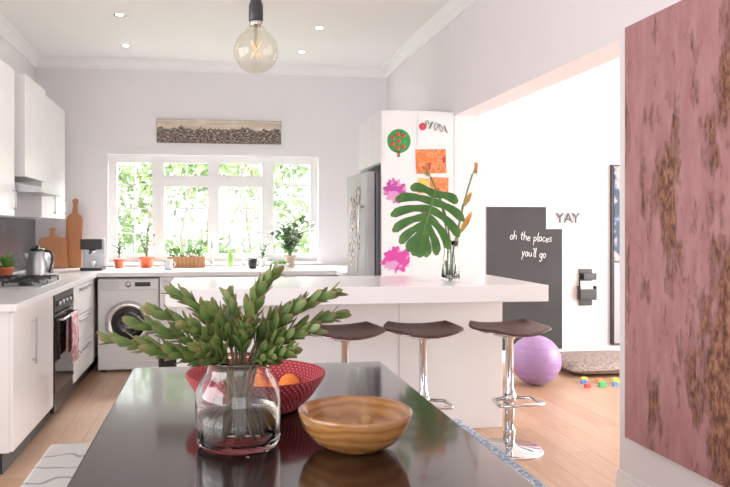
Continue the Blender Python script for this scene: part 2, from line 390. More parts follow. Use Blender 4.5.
w=group('added_patio_door',(0,NY-.1,0))  # unseen patio door behind the camera, added to let fill light in
boxes('frame',[(-1.5,-1.42,0,.06,0.08,2.42),(1.52,1.6,0,.06,0.08,2.42),(-1.5,1.6,0,.06,2.42,2.5),(.01,.09,0,.06,0.08,2.42),(-1.5,1.6,0,.06,0,.08)],trim_m,w)
w=group('added_playroom_window',(5.58,0,0))  # unseen playroom window, added to hold that room's fill light
boxes('frame',[(0,.05,2.5,5.9,.3,.36),(0,.05,2.5,5.9,2.24,2.3),(0,.05,2.5,2.56,.36,2.24),(0,.05,5.84,5.9,.36,2.24),(0,.05,4.17,4.23,.36,2.24)],trim_m,w)

# ------------------------------------------------------------ garden outside
box('garden_lawn',-12,14,7.75,30,-.4,-.25,M('lawn',(.3,.42,.15),.9,var=.3))
L=Leaves()
cl=[(rnd(-3,3.8),rnd(9.8,12.8),rnd(.55,2.9),rnd(.25,.6)) for _ in range(62)]
for cx,cy,cz,cr in cl:
    for _ in range(110):
        d=Vector((random.gauss(0,1),random.gauss(0,1),random.gauss(0,1))).normalized()
        p=Vector((cx,cy,cz))+d*cr*rnd(.3,1)
        p.z=max(p.z,0)
        L.leaf(p,(d.x+rnd(-.5,.5),d.y+rnd(-.5,.5),d.z-.2),(rnd(-1,1),-1,rnd(0,1)),rnd(.08,.15),rnd(.05,.08))
h=group('garden_shrubs',(0,0,0)); L.build('foliage',garden_m,h)
vs,fs=[],[]
for i in range(14):
    x=-3+i*.5+rnd(-.15,.15); y=rnd(10.2,11.8)
    tube_data(bez((x,y,-.245),(x+rnd(-.2,.2),y,1.2),(x+rnd(-.6,.6),y,3)),[.035-.0025*k for k in range(11)],6,vs,fs)
mesh('branches',vs,fs,M('bark',(.16,.11,.08),.9,var=.3),h,True)

# ------------------------------------------------------------ kitchen left run
g=group('kitchen_base_cabinet_left',(0,0,0))
box('carcass',-1.79,-1.08,3.95,4.915,.12,.88,cab_m,g)
box('kick_board',-1.79,-1.12,3.97,4.915,0.0,.12,black_m,g)
boxes('doors',[(-1.08,-1.06,3.953,4.43,.125,.875),(-1.08,-1.06,4.435,4.912,.125,.875)],cab_m,g,.003)
boxes('handles',[(-1.045,-1.033,4.36,4.375,.52,.80),(-1.06,-1.033,4.36,4.375,.54,.552),(-1.06,-1.033,4.36,4.375,.77,.782)],steel_m,g,.002)
g=group('kitchen_corner_cabinet',(0,0,0))
box('carcass',-1.79,-1.08,5.61,7.48,.12,.88,cab_m,g)
box('kick_board',-1.79,-1.12,5.61,7.48,0,.12,black_m,g)
boxes('drawers',[(-1.08,-1.06,5.615,6.55,.125,.37),(-1.08,-1.06,5.615,6.55,.375,.62),(-1.08,-1.06,5.615,6.55,.625,.875)],cab_m,g,.003)
boxes('handles',[(-1.045,-1.033,5.8,6.3,z,z+.012) for z in (.33,.58,.83)]+[(-1.06,-1.033,y,y+.012,z,z+.012) for z in (.33,.58,.83) for y in (5.85,6.25)],steel_m,g)
g=group('oven',(0,0,0))
box('body',-1.79,-1.09,4.925,5.60,.06,.88,dsteel_m,g)
box('feet_plinth',-1.75,-1.13,4.95,5.58,.0,.06,black_m,g)
box('door_glass',-1.09,-1.055,4.935,5.59,.2,.74,blackglass_m,g,.004)
box('control_panel',-1.09,-1.055,4.935,5.59,.75,.875,black_m,g,.004)
box('drawer',-1.09,-1.06,4.935,5.59,.07,.19,black_m,g,.004)
tube('handle',[(-1.055,5.0,.7),(-1.01,5.0,.7),(-1.01,5.53,.7),(-1.055,5.53,.7)],.009,steel_m,g)
for i in range(5):
    k=lathe('knob_%d'%(i+1),[(.018,0),(.018,.02),(.014,.024)],steel_m,g,20,loc=(-1.055,5.02+i*.12,.81)); k.rotation_euler=(0,math.pi/2,0)
vs=[];fs=[]
for j,(x,z) in enumerate([(-1.032,.42),(-1.028,.6),(-1.026,.69),(-1.01,.712),(-.994,.69),(-.992,.55),(-.990,.36)]):
    for i in range(9): vs.append((x+.004*math.sin(i*1.6),5.2+.03*i+.003*math.sin(j),z))
for j in range(6):
    for i in range(8): a=j*9+i; fs.append((a,a+1,a+10,a+9))
o=mesh('tea_towel',vs,fs,splotch('red_check_towel',(.62,.50,.52),(.52,.15,.21),.5,30),g,True); so=o.modifiers.new('s','SOLIDIFY'); so.thickness=.003
boxes('kitchen_countertop',[(-1.795,-1.03,3.9,7.49,.885,.925),(-1.03,1.17,6.55,7.49,.885,.925),(1.17,1.89,6.25,7.49,.885,.925)],quartz_m,bev=.003)
g=group('gas_hob',(-1.42,5.26,.926))
box('plate',-.28,.28,-.33,.33,0,.008,steel_m,g,.003)
for i,(x,y) in enumerate([(-.14,-.17),(.14,-.17),(-.14,.17),(.14,.17)]):
    lathe('burner_%d'%(i+1),[(.05,.008),(.05,.02),(.03,.028),(.001,.028)],black_m,g,24,loc=(x,y,0))
    boxes('grate_%d'%(i+1),[(x-.12,x+.12,y-.006,y+.006,.035,.047),(x-.006,x+.006,y-.14,y+.14,.035,.047),(x-.12,x-.11,y-.14,y+.14,.03,.047),(x+.11,x+.12,y-.14,y+.14,.03,.047),(x-.12,x-.11,y-.14,y-.13,.008,.047),(x+.11,x+.12,y+.13,y+.14,.008,.047),(x-.12,x+.12,y-.14,y-.13,.035,.047),(x-.12,x+.12,y+.13,y+.14,.035,.047)],black_m,g)
box('tiled_splashback',LX+.002,LX+.012,3.9,7.48,.926,1.42,tile_m)
def upper(y0,y1,n):
    g=group('wall_cabinet',(0,0,0))
    box('carcass',LX+.013,-1.47,y0,y1,1.425,2.5,cab_m,g)
    d=(y1-y0)/n
    boxes('doors',[(-1.47,-1.45,y0+i*d+.003,y0+(i+1)*d-.003,1.42,2.5) for i in range(n)],cab_m,g,.003)
    boxes('handles',[(-1.437,-1.425,y0+i*d+d-.05,y0+i*d+d-.038,1.46,1.62) for i in range(n)]+[(-1.45,-1.425,y0+i*d+d-.05,y0+i*d+d-.038,z,z+.01) for i in range(n) for z in (1.47,1.6)],steel_m,g)
upper(4.2,5.45,3); upper(6.28,7.25,2)
g=group('range_hood',(0,0,0))
box('chimney',LX+.013,-1.40,5.55,6.2,1.72,2.5,cab_m,g,.004)
mesh('canopy',[(-1.78,5.5,1.60),(-1.27,5.5,1.60),(-1.27,6.25,1.60),(-1.78,6.25,1.60),(-1.78,5.5,1.72),(-1.27,5.5,1.64),(-1.27,6.25,1.64),(-1.78,6.25,1.72)],BF,steel_m,g)
g=group('electric_kettle',(-1.42,6.0,.926))
lathe('body',[(.085,0),(.088,.02),(.085,.12),(.068,.2),(.06,.215)],steel_m,g,32)
lathe('lid',[(.06,.215),(.055,.235),(.015,.24),(.015,.26),(.001,.262)],black_m,g,24)
tube('handle',bez((.05,0,.215),(.16,0,.24),(.095,0,.04)),.011,black_m,g)
tube('spout',[(-.07,0,.16),(-.115,0,.2)],[.022,.012],steel_m,g)
g=group('toaster',(-1.5,6.45,.926))
o=box('body',-.09,.09,-.14,.14,.01,.19,steel_m,g,.03); boxes('slots',[(-.045,-.02,-.1,.1,.188,.192),(.02,.045,-.1,.1,.188,.192)],black_m,g); boxes('feet',[(-.08,.08,-.13,.13,0,.012),(.09,.105,-.02,.02,.12,.14)],black_m,g)
def paddle(name,loc,h,w_,lean,rz):
    g=group(name,loc,rz)
    pts=[(-w_/2,.0),(-w_/2,h*.68),(-w_*.42,h*.74),(-.03,h*.78),(-.022,h*.9),(-.03,h*.97),(0,h),(.03,h*.97),(.022,h*.9),(.03,h*.78),(w_*.42,h*.74),(w_/2,h*.68),(w_/2,0)]
    n=len(pts); vs=[(x,-.011,z) for x,z in pts]+[(x,.011,z) for x,z in pts]
    fs=[tuple(range(n)),tuple(reversed(range(n,2*n)))]+[(i,i+n,(i+1)%n+n,(i+1)%n) for i in range(n)]
    o=mesh('board',vs,fs,boardwood_m,g); o.rotation_euler=(-lean,0,0); bevel(o,.004)
paddle('cutting_board',(-1.38,7.27,.93),.72,.16,.2,0); paddle('cutting_board',(-1.55,7.2,.93),.42,.26,.25,.3)
g=group('coffee_machine',(-1.13,6.95,.926))
box('base',-.1,.1,-.14,.14,0,.03,black_m,g,.004); box('tower',-.1,.1,.03,.14,.03,.3,steel_m,g,.006); box('head',-.1,.1,-.12,.03,.2,.3,black_m,g,.006)
lathe('portafilter',[(.03,.165),(.035,.2)],chrome_m,g,24,loc=(0,-.05,0)); tube('handle',[(0,-.08,.18),(0,-.2,.17)],.01,black_m,g)
lathe('cup',[(.02,.03),(.032,.09),(.029,.09),(.018,.035)],white_m,g,24,loc=(0,-.05,0)); boxes('drip_tray',[(-.08,.08,-.13,.02,.03,.036)],steel_m,g)
def potted(name,loc,pr,ph,pm,kind='bushy',h=.25,n=40,lm=None,spread=.12,lw=.025,ll=.07):
    g=group(name,loc)
    lathe('pot',[(pr*.72,0),(pr*.95,ph*.85),(pr*1.05,ph*.85),(pr*1.05,ph),(pr*.92,ph),(pr*.88,ph*.85)],pm,g,28)
    lathe('soil',[(pr*.89,ph*.84),(.001,ph*.86)],soil_m,g,28,cap=False)
    L=Leaves(); vs=[];fs=[]
    if kind=='bushy':
        for i in range(max(5,n//7)):
            a=rnd(0,6.28); tip=Vector((math.cos(a)*spread*rnd(.2,1),math.sin(a)*spread*rnd(.2,1),ph+h*rnd(.5,1)))
            pts=bez((0,0,ph*.8),(tip.x*.3,tip.y*.3,tip.z*.7),tip,8); tube_data(pts,.003,5,vs,fs)
            for k in range(2,9):
                p=pts[k]; b_=rnd(0,6.28)
                L.leaf(p,(math.cos(b_),math.sin(b_),rnd(.1,.9)),(0,0,1),ll*rnd(.7,1.2),lw*rnd(.8,1.2))
    else:
        for i in range(n):
            a=rnd(0,6.28); e=rnd(.5,1.4)
            L.leaf((0,0,ph*.8),(math.cos(a)*math.cos(e),math.sin(a)*math.cos(e),math.sin(e)),(0,0,1),h*rnd(.6,1),lw,.25)
    if vs: mesh('stems',vs,fs,stem_m,g,True)
    L.build('leaves',lm or lgreen_m,g)
    return g
potted('potted_succulent',(-1.6,5.72,.926),.07,.1,terra_m,'spiky',.18,22,lgreen_m,lw=.035)

# ------------------------------------------------------------ back run
g=group('washing_machine',(-.765,6.62,0))
box('body',-.275,.275,.02,.6,.02,.865,white_m,g,.01)
box('control_panel',-.272,.272,0,.02,.76,.86,white_m,g,.006)
box('detergent_drawer',-.255,-.08,-.006,0,.775,.845,M('panel_grey',(.7,.7,.72),.3),g,.004)
boxes('display',[(.06,.2,-.004,0,.79,.83)],black_m,g)
k=lathe('dial',[(.028,0),(.026,.02),(.001,.022)],chrome_m,g,28,loc=(0,0,.81)); k.rotation_euler=(math.pi/2,0,0)
k=lathe('door_rim',[(.15,0),(.205,0),(.21,.02),(.19,.045),(.16,.05),(.145,.03)],chrome_m,g,56,loc=(0,.022,.45),cap=False); k.rotation_euler=(math.pi/2,0,0)
k=lathe('door_glass',[(.15,.03),(.12,.055),(.06,.035),(.001,.03)],blackglass_m,g,48,loc=(0,.022,.45),cap=False); k.rotation_euler=(math.pi/2,0,0)
box('kick_panel',-.27,.27,.01,.03,.03,.1,white_m,g,.003)
boxes('feet',[(-.25,-.2,.05,.1,0,.02),(.2,.25,.05,.1,0,.02),(-.25,-.2,.5,.55,0,.02),(.2,.25,.5,.55,0,.02)],black_m,g)
g=group('kitchen_base_cabinet_back',(0,0,0))
box('carcass',-.48,1.165,6.62,7.48,.12,.88,cab_m,g); box('kick_board',-.48,1.165,6.67,7.48,0,.12,black_m,g)
boxes('doors',[(-.477+i*.41,-.477+(i+1)*.41-.005,6.60,6.62,.125,.875) for i in range(4)],cab_m,g,.003)
boxes('handles',[(-.44+i*.41,-.16+i*.41,6.575,6.585,.83,.842) for i in range(4)]+[(-.44+i*.41+s,-.43+i*.41+s,6.575,6.60,.83,.842) for i in range(4) for s in (0,.27)],steel_m,g)
g=group('kitchen_faucet',(.0,7.12,.926))
lathe('base',[(.028,0),(.026,.03),(.016,.04)],chrome_m,g,24)
tube('spout',[(0,0,.03),(0,0,.24)]+[(.09-.09*math.cos(a),0,.24+.10*math.sin(a)) for a in [math.pi*i/12 for i in range(1,13)]]+[(.18,0,.2)],.011,chrome_m,g)
tube('lever',[(0,0,.05),(-.07,-.02,.09)],.006,chrome_m,g)
g=group('water_filter_tap',(.31,7.12,.926))
lathe('base',[(.018,0),(.016,.03),(.008,.035)],chrome_m,g,20)
tube('spout',[(0,0,.03),(0,0,.26)]+[(-.04+.04*math.cos(a),0,.26+.04*math.sin(a)) for a in [math.pi*i/10 for i in range(1,11)]]+[(-.08,0,.22)],.006,chrome_m,g)
tube('lever',[(0,0,.04),(.04,-.02,.06)],.004,chrome_m,g)
potted('potted_herb',(-.93,7.28,.926),.055,.09,terra_m,'bushy',.22,40,green_m,spread=.1)
potted('potted_orchid',(-.66,7.3,.926),.075,.11,M('orange_pot',(.60,.09,.028),.5),'bushy',.36,60,green_m,spread=.16)
potted('potted_plant',(.80,7.22,.926),.065,.12,cream_m,'bushy',.40,190,green_m,.24,.045,.11)
potted('potted_plant',(.52,7.32,.926),.045,.08,white_m,'bushy',.14,40,green_m,spread=.07)
g=group('herb_planter_box',(-.26,7.28,.926))
boxes('crate',[(-.19,.19,-.06,-.05,.0,.11),(-.19,.19,.05,.06,0,.11),(-.19,-.18,-.05,.05,0,.11),(.18,.19,-.05,.05,0,.11),(-.18,.18,-.05,.05,0,.01),(-.19,.19,-.063,-.06,.045,.05)],cratewood_m,g,.002)
box('soil',-.18,.18,-.05,.05,.01,.09,soil_m,g)
L=Leaves()
for i in range(170):
    b_=rnd(0,6.28); x=rnd(-.17,.17)
    L.leaf((x,rnd(-.04,.04),.09+rnd(0,.09)),(math.cos(b_),math.sin(b_),rnd(.3,1.6)),(0,0,1),rnd(.04,.08),.022)
L.build('herbs',lgreen_m,g)
def mug(name,loc,mat):
    g=group(name,loc); lathe('cup',[(.03,0),(.042,.01),(.044,.1),(.04,.1),(.038,.015),(.001,.012)],mat,g,28); tube('handle',bez((.042,0,.08),(.09,0,.05),(.042,0,.025)),.005,mat,g)
mug('coffee_mug',(.40,7.0,.926),black_m); mug('coffee_mug',(-.42,6.9,.926),white_m)
g=group('dish_soap_bottle',(.19,7.3,.926)); lathe('bottle',[(.03,0),(.032,.01),(.032,.12),(.012,.15),(.012,.165)],M('green_soap',(.25,.45,.12),.2),g,24); tube('pump',[(0,0,.16),(0,0,.2),(0,-.04,.2)],.005,white_m,g)
g=group('fruit_plate',(.66,6.9,.926)); lathe('bowl',[(.04,0),(.05,.005),(.10,.05),(.095,.052),(.045,.012),(.001,.01)],white_m,g,32)
for i in range(4): ball('lime_%d'%(i+1),(.04*math.cos(i*1.57),.04*math.sin(i*1.57),.055),.03,lgreen_m,g,16)

# city print
g=group('city_panorama_picture',(.08,BY-.03,2.35))
box('canvas',-.65,.65,0,.03,-.12,.12,city_m,g,.003)
boxes('edge',[(-.654,.654,.006,.03,-.124,.124)],M('print_edge_brown',(.10,.07,.055),.6),g)

# ------------------------------------------------------------ tall unit with fridge
g=group('tall_pantry_unit',(0,0,0))
box('side_panel',1.31,1.895,5.33,5.36,0,2.25,cab_m,g,.002)
box('top_box',1.33,1.895,5.36,6.2,1.84,2.25,cab_m,g)
boxes('top_doors',[(1.31,1.33,5.365,5.775,1.845,2.25),(1.31,1.33,5.78,6.195,1.845,2.25)],cab_m,g,.003)
box('far_panel',1.33,1.895,6.2,6.23,0,2.25,cab_m,g)
g=group('refrigerator',(0,0,0))
frs=M('fridge_steel',(.38,.38,.40),.5,.85,var=.04)
box('body',1.28,1.88,5.39,6.17,.03,1.78,dsteel_m,g,.006)
boxes('doors',[(1.20,1.275,5.39,6.17,.62,1.78),(1.20,1.275,5.39,6.17,.05,.61)],frs,g,.01)
tube('handle',[(1.2,5.48,.75),(1.155,5.48,.75),(1.155,5.48,1.5),(1.2,5.48,1.5)],.012,chrome_m,g)
boxes('magnet_photos',[(1.197,1.1995,5.6,5.78,1.45,1.68),(1.197,1.1995,5.82,6.0,1.3,1.6),(1.197,1.1995,5.62,5.76,1.15,1.38),(1.197,1.1995,5.85,6.05,1.0,1.25)],photo_m,g)
boxes('feet',[(1.3,1.86,5.42,6.14,0,.03)],black_m,g)
PY=5.33
def paper(name,x0,x1,z0,z1,mat,rot=0):
    g=group(name,((x0+x1)/2,PY-.004,(z0+z1)/2)); g.rotation_euler=(0,rot,0)
    w_,h_=(x1-x0)/2,(z1-z0)/2
    box('sheet',-w_,w_,0,.0025,-h_,h_,mat,g); return g
g=paper('childs_tree_painting',1.335,1.56,1.87,2.11,paper_m,.03)
k=lathe('tree_crown',[(.001,.001),(.092,.001),(.095,0)],art_green,g,28,loc=(0,-.0005,.02),cap=False); k.rotation_euler=(math.pi/2,0,0)
boxes('trunk',[(-.012,.012,-.0015,0,-.105,-.06)],boardwood_m,g)
for i in range(7):
    a=i*.9; k=lathe('apple_%d'%(i+1),[(.001,.002),(.016,.002),(.016,0)],red_m,g,14,loc=(.055*math.cos(a)*(i>0),-.0008,.02+.055*math.sin(a)*(i>0)),cap=False); k.rotation_euler=(math.pi/2,0,0)
g=paper('childs_orange_painting',1.585,1.83,1.76,1.95,art_orange,-.03)
g=paper('childs_orange_painting',1.70,1.85,1.58,1.73,art_orange,.02)
g=paper('childs_yellow_painting',1.60,1.69,1.60,1.72,art_yel,.05)
g=paper('childs_name_drawing',1.60,1.86,1.98,2.21,paper_m,.02)
vs,fs=[],[]
for s in range(5):
    x=-.06+s*.04
    tube_data([(x+.016*math.cos(a),-.002,.05-.008*s+.03*math.sin(a*1.3+s)) for a in [i*.5 for i in range(11)]],.0028,5,vs,fs)
mesh('scribble',vs,fs,green_m,g,True)
k=lathe('red_circle',[(.001,.002),(.03,.002),(.03,0)],M('pink_marker',(.7,.05,.11),.6),g,20,loc=(-.09,-.0008,.03),cap=False); k.rotation_euler=(math.pi/2,0,0)
def blob(name,cx,cz,r,mat,seed,el=1):
    random.seed(seed); g=group(name,(cx,PY-.004,cz)); n=36
    rr=[r*rnd(.72,1.15) for _ in range(n)]
    vs=[(0,0,0)]+[(rr[i]*math.cos(6.283*i/n)*el,0,rr[i]*math.sin(6.283*i/n)) for i in range(n)]
    o=mesh('cutout',vs,[(0,i+1,(i+1)%n+1) for i in range(n)],mat,g); so=o.modifiers.new('s','SOLIDIFY'); so.thickness=.002
blob('childs_pink_painting',1.42,1.62,.095,art_pink,3); blob('childs_magenta_painting',1.42,1.08,.10,art_mag,5,1.15); blob('childs_purple_painting',1.66,1.42,.05,art_mag,8)
random.seed(11)

# ------------------------------------------------------------ island
g=group('kitchen_island',(0,0,0))
box('worktop',-.26,2.02,4.0,4.95,.885,.985,quartz_m,g,.004)
box('body',-.22,1.92,4.45,4.90,.0,.885,cab_m,g,.003)
boxes('panel_joints',[(x-.0015,x+.0015,4.4485,4.4495,.02,.885) for x in (.49,1.21)],gap_m,g)

def stool(loc,rz):
    g=group('bar_stool',loc,rz)
    lathe('base_disc',[(.2,0),(.2,.008),(.18,.016),(.05,.026),(.035,.04)],chrome_m,g,48)
    lathe('pole',[(.032,.03),(.032,.36),(.024,.37),(.024,.66),(.04,.675),(.04,.685)],chrome_m,g,28)
    lathe('lower_sleeve',[(.036,.03),(.036,.12),(.034,.125)],chrome_m,g,28)
    pts=[(-.02,0,.31),(-.12,-.03,.31),(-.14,-.15,.305),(-.12,-.17,.305),(.12,-.17,.305),(.14,-.15,.305),(.12,-.03,.31),(.02,0,.31)]
    tube('foot_rest',pts,.011,chrome_m,g)
    lathe('collar',[(.04,.28),(.04,.34)],chrome_m,g,28)
    nx,ny=24,14; vs=[];fs=[]
    for j in range(ny+1):
        for i in range(nx+1):
            u=-1+2*i/nx; v=-1+2*j/ny
            x=u*math.sqrt(1-v*v*.42)*.235; y=v*math.sqrt(1-u*u*.42)*.2
            z=.724+.022*abs(u)**2.2 - .004*(1-v*v) + (.015*max(0,v)**2) - .006*max(0,-v)**2*(1-abs(u))
            vs.append((x,y,z))
    for j in range(ny):
        for i in range(nx): a=j*(nx+1)+i; fs.append((a,a+1,a+nx+2,a+nx+1))
    o=mesh('seat',vs,fs,seat_m,g,True); so=o.modifiers.new('s','SOLIDIFY'); so.thickness=.013; so.offset=-1
    pts=[(.19*math.cos(a),.13*math.sin(a),.703+.014*abs(math.cos(a))**2.2) for a in [2*math.pi*i/32 for i in range(33)]]
    tube('seat_rim',pts,.006,chrome_m,g)
    box('seat_plate',-.08,.08,-.07,.07,.682,.704,chrome_m,g,.004)
stool((.77,4.02,0),.1); stool((1.24,4.02,0),-.05); stool((1.77,4.0,0),.08)

# vase with monstera and strelitzia
g=group('monstera_vase',(1.55,4.42,.986))
vg=M('greenish_vase_glass',(.86,.93,.90),.0,var=0,trans=1,ior=1.45)
lathe('glass',[(.001,0),(.055,.0),(.062,.02),(.05,.12),(.042,.2),(.055,.26),(.050,.26),(.037,.2),(.045,.12),(.056,.022),(.001,.012)],vg,g,36,cap=False)
lathe('water',[(.001,.013),(.054,.024),(.0445,.12),(.043,.13),(.001,.13)],M('clear_water',(.88,.93,.88),0,var=0,trans=1,ior=1.33),g,36,cap=False)
tube('monstera_stem',bez((.01,.01,.03),(-.0,-.02,.42),(-.12,-.05,.60)),.006,stem_m,g)
tube('strelitzia_stem_1',bez((0,.02,.03),(.05,0,.4),(.15,0,.70)),.006,stem_m,g)
tube('strelitzia_stem_2',bez((-.01,.02,.03),(0,.02,.45),(-.13,.02,.68)),.006,stem_m,g)
tube('leaf_stalk',bez((.02,.01,.03),(.05,0,.3),(.09,.02,.50)),.004,stem_m,g)
L=Leaves()
for (c,d) in (((.15,0,.70),1),((-.13,.02,.68),-1)):
    c=Vector(c)
    L.leaf(c,(d*.8,0,.35),(0,0,-1),.13,.022,.1)
    for k in range(3): L.leaf(c+Vector((d*.015*k,0,.0)),(d*(.5-.3*k),rnd(-.1,.1),.9),(0,-1,0),.085,.02,.1)
L.leaf((.09,.02,.48),(.35,-.1,.6),(0,-1,0),.12,.035); L.leaf((.06,.02,.3),(.5,-.1,.8),(0,-1,0),.18,.04)
L.build('strelitzia_flowers',strel_m,g)
V=[];F=[];T=[]
A=Vector((-.12,-.05,.585)); tip=Vector((-.25,-.12,.22))
ax=(tip-A); Lr=ax.length; ax.normalize(); nr=Vector((-.1,-1,.25)); nr=(nr-ax*nr.dot(ax)).normalized(); sd=ax.cross(nr)
def mp2(u,v):
    dz=-.25*(v*v)-.3*max(0,u-.2)**2
    return A+ax*u+sd*v+nr*dz
nl=7
for s_ in (-1,1):
    for i in range(nl):
        u0=Lr*(i/nl)*.93; u1=Lr*((i+1)/nl)*.93
        f=(i+.5)/nl
        ang=math.radians(118-95*f); ln=[.17,.25,.27,.26,.22,.17,.12][i]*.95
        bw=(u1-u0)
        segs=8; prev=None
        for k in range(segs+1):
            q=k/segs; a2=ang-.35*q
            cu=(u0+u1)/2+ln*q*math.cos(a2); cv=ln*q*math.sin(a2)
            wid=bw*.5*(1 if q<.25 else .86+.45*math.sin((q-.25)*3.0)) * (1 if q<.8 else math.sqrt(max(0,1-((q-.8)/.21)**2)))
            wid*= (1+.5*q*(1-f*.6))*(.72 if q>.3 else 1)
            du=-math.sin(a2)*wid; dv=math.cos(a2)*wid
            if k==0: du,dv=-wid,0
            n=len(V); V+= [mp2(cu+du,s_*(cv+dv)),mp2(cu-du,s_*(cv-dv))]; T+=[q,q]
            if prev is not None: F.append((prev,prev+1,n+1,n))
            prev=n
mesh('monstera_leaf',V,F,monstera_m,g,False,t=T)
tube('leaf_rib',[A,mp2(Lr*.5,0)-nr*-.003,mp2(Lr*.95,0)-nr*-.002],[.005,.004,.002],lgreen_m,g)

# ------------------------------------------------------------ play room
g=group('chalkboard_wall_panel',(2.68,6.585,0))
pts=[(0,.12),(0,1.54),(.62,1.54),(.62,1.32),(.79,1.32),(.79,.12)]
n=len(pts); vs=[(x,0,z) for x,z in pts]+[(x,.013,z) for x,z in pts]
mesh('board',vs,[tuple(range(n)),tuple(reversed(range(n,2*n)))]+[(i,i+n,(i+1)%n+n,(i+1)%n) for i in range(n)],chalk_m,g)
chalk('chalk_line_1','oh the places',.043,(.24,-.003,1.22),chalkw_m,g,.08)
chalk('chalk_line_2',"you'll go",.043,(.36,-.003,1.05),chalkw_m,g,.06)
g=group('yay_wall_letters',(3.40,6.585,1.38))
for i,ch in enumerate('YAY'): text('letter_%d'%(i+1),ch,.15,(i*.085,0,0),black_m,g,.004)
g=group('wall_letter_rack',(3.72,6.53,.5))
boxes('back_plate',[(-.07,.07,.05,.065,.05,.42)],black_m,g,.004)
boxes('pocket',[(-.09,.09,0,.01,.12,.22),(-.09,.09,.0,.06,.11,.12),(-.09,-.08,0,.06,.12,.25),(.08,.09,0,.06,.12,.25),(-.05,.09,.0,.01,.32,.38),(-.05,.09,0,.05,.31,.32)],black_m,g,.003)
boxes('papers',[(-.07,.06,.018,.03,.12,.3)],paper_m,g)
g=group('pinboard',(0,0,0)); box('frame',3.99,4.5,6.56,6.598,.15,1.97,black_m,g,.004); box('board',4.01,4.48,6.55,6.56,1.0,1.95,blueart_m,g); box('lower_panel',4.01,4.48,6.55,6.56,.17,.98,M('grey_panel',(.35,.35,.37),.6),g)
g=group('exercise_ball',(2.72,5.62,.21)); ball('ball',(0,0,0),.21,lav_m,g,48)
vs,fs=[],[]
for z in (-.12,-.06,0,.06,.12):
    r=math.sqrt(.21**2-z*z); tube_data([(r*math.cos(a),r*math.sin(a),z) for a in [6.2832*i/48 for i in range(49)]],.0025,5,vs,fs)
mesh('grip_ribs',vs,fs,lav_m,g,True)
g=group('floor_cushion',(3.65,6.15,0))
nx=24; vs=[];fs=[]
for s in (1,-1):
    base=len(vs)
    for j in range(nx+1):
        for i in range(nx+1):
            u=-1+2*i/nx; v=-1+2*j/nx; e=(1-u**4)*(1-v**4)
            vs.append((u*.5,v*.38,.07+s*.065*math.sqrt(max(e,0))))
    for j in range(nx):
        for i in range(nx):
            a=base+j*(nx+1)+i; q=(a,a+1,a+nx+2,a+nx+1); fs.append(q if s>0 else q[::-1])
mesh('cushion',vs,fs,rug_m,g,True)
g=group('toy_blocks',(3.35,5.55,0))
cols=[(.8,.1,.1),(.1,.3,.75),(.9,.7,.05),(.1,.55,.2),(.9,.4,.1)]
tm=[M('toy_plastic_%d'%i,c,.35) for i,c in enumerate(cols)]
for i in range(12):
    x,y,s=-.25+.045*i+rnd(-.01,.01),[-.08,.03,.13][i%3]+rnd(-.02,.02),rnd(.018,.03)
    boxes('block_%d'%(i+1),[(x-s,x+s,y-s*.7,y+s*.7,0,s*1.3),(x-s*.6,x-s*.1,y-s*.25,y+s*.25,s*1.3,s*1.6),(x+s*.1,x+s*.6,y-s*.25,y+s*.25,s*1.3,s*1.6)],tm[i%5],g,.002)

# ------------------------------------------------------------ painting on right wall
g=group('abstract_pink_painting',(RX-.045,0,0))
box('canvas',0,.04,1.7,2.95,.38,2.24,paint_m,g,.004)
box('stretcher',.02,.043,1.72,2.93,.40,2.22,cratewood_m,g)

# ------------------------------------------------------------ dining table and benches
g=group('dining_table',(0,0,0))
box('top',-.325,.725,.85,2.98,.71,.75,table_m,g,.006)
boxes('apron',[(-.25,.65,.93,.96,.63,.71),(-.25,.65,2.87,2.90,.63,.71),(-.25,-.22,.93,2.9,.63,.71),(.62,.65,.93,2.9,.63,.71)],table_m,g)
boxes('legs',[(x,x+.08,y,y+.08,0,.71) for x in (-.25,.57) for y in (.93,2.82)],table_m,g,.004)
def bench(name,x0,x1,y0,y1,mat):
    g=group(name,(0,0,0))
    boxes('frame',[(x0+.02,x1-.02,y0+.02,y1-.02,.38,.41)]+[(x,x+.05,y,y+.05,0,.38) for x in (x0+.04,x1-.09) for y in (y0+.06,y1-.11)],cratewood_m,g,.003)
    box('seat_cushion',x0,x1,y0,y1,.41,.46,mat,g,.02)
bench('dining_bench',.77,1.13,1.3,3.08,bluefab_m); bench('dining_bench',-.65,-.36,1.3,2.95,leaffab_m)

# glass vase with protea stems
TZ=.751
g=group('glass_flower_vase',(.069,1.88,TZ))
lathe('glass',[(.001,0),(.085,0),(.106,.006),(.112,.02),(.114,.06),(.114,.12),(.112,.15),(.098,.178),(.084,.195),(.083,.222),(.087,.232),(.083,.232),(.079,.222),(.080,.195),(.094,.175),(.107,.15),(.109,.12),(.109,.06),(.107,.028),(.095,.02),(.001,.018)],glass_m,g,64,cap=False)
lathe('water',[(.001,.0185),(.094,.0205),(.1065,.029),(.1085,.06),(.1085,.105),(.001,.105)],water_m,g,64,cap=False)
SV,SF=[],[]; L=Leaves(); B=Leaves()
tips=[(-.32,-.02,.29),(-.27,.03,.325),(-.21,-.03,.36),(-.16,.04,.40),(-.12,-.06,.32),(-.06,.02,.35),(.02,-.05,.32),(.06,.05,.41),(.085,-.02,.445),(.15,.03,.36),(.18,-.06,.31),(.20,.02,.38),(.245,-.02,.40),(.275,.05,.335),(.12,-.09,.26),(-.09,-.10,.27),(-.22,-.06,.27),(-.02,.1,.38),(.03,.03,.30)]
shp=[(0,.35),(.2,.75),(.5,1),(.78,.84),(.93,.48),(1,.05)]
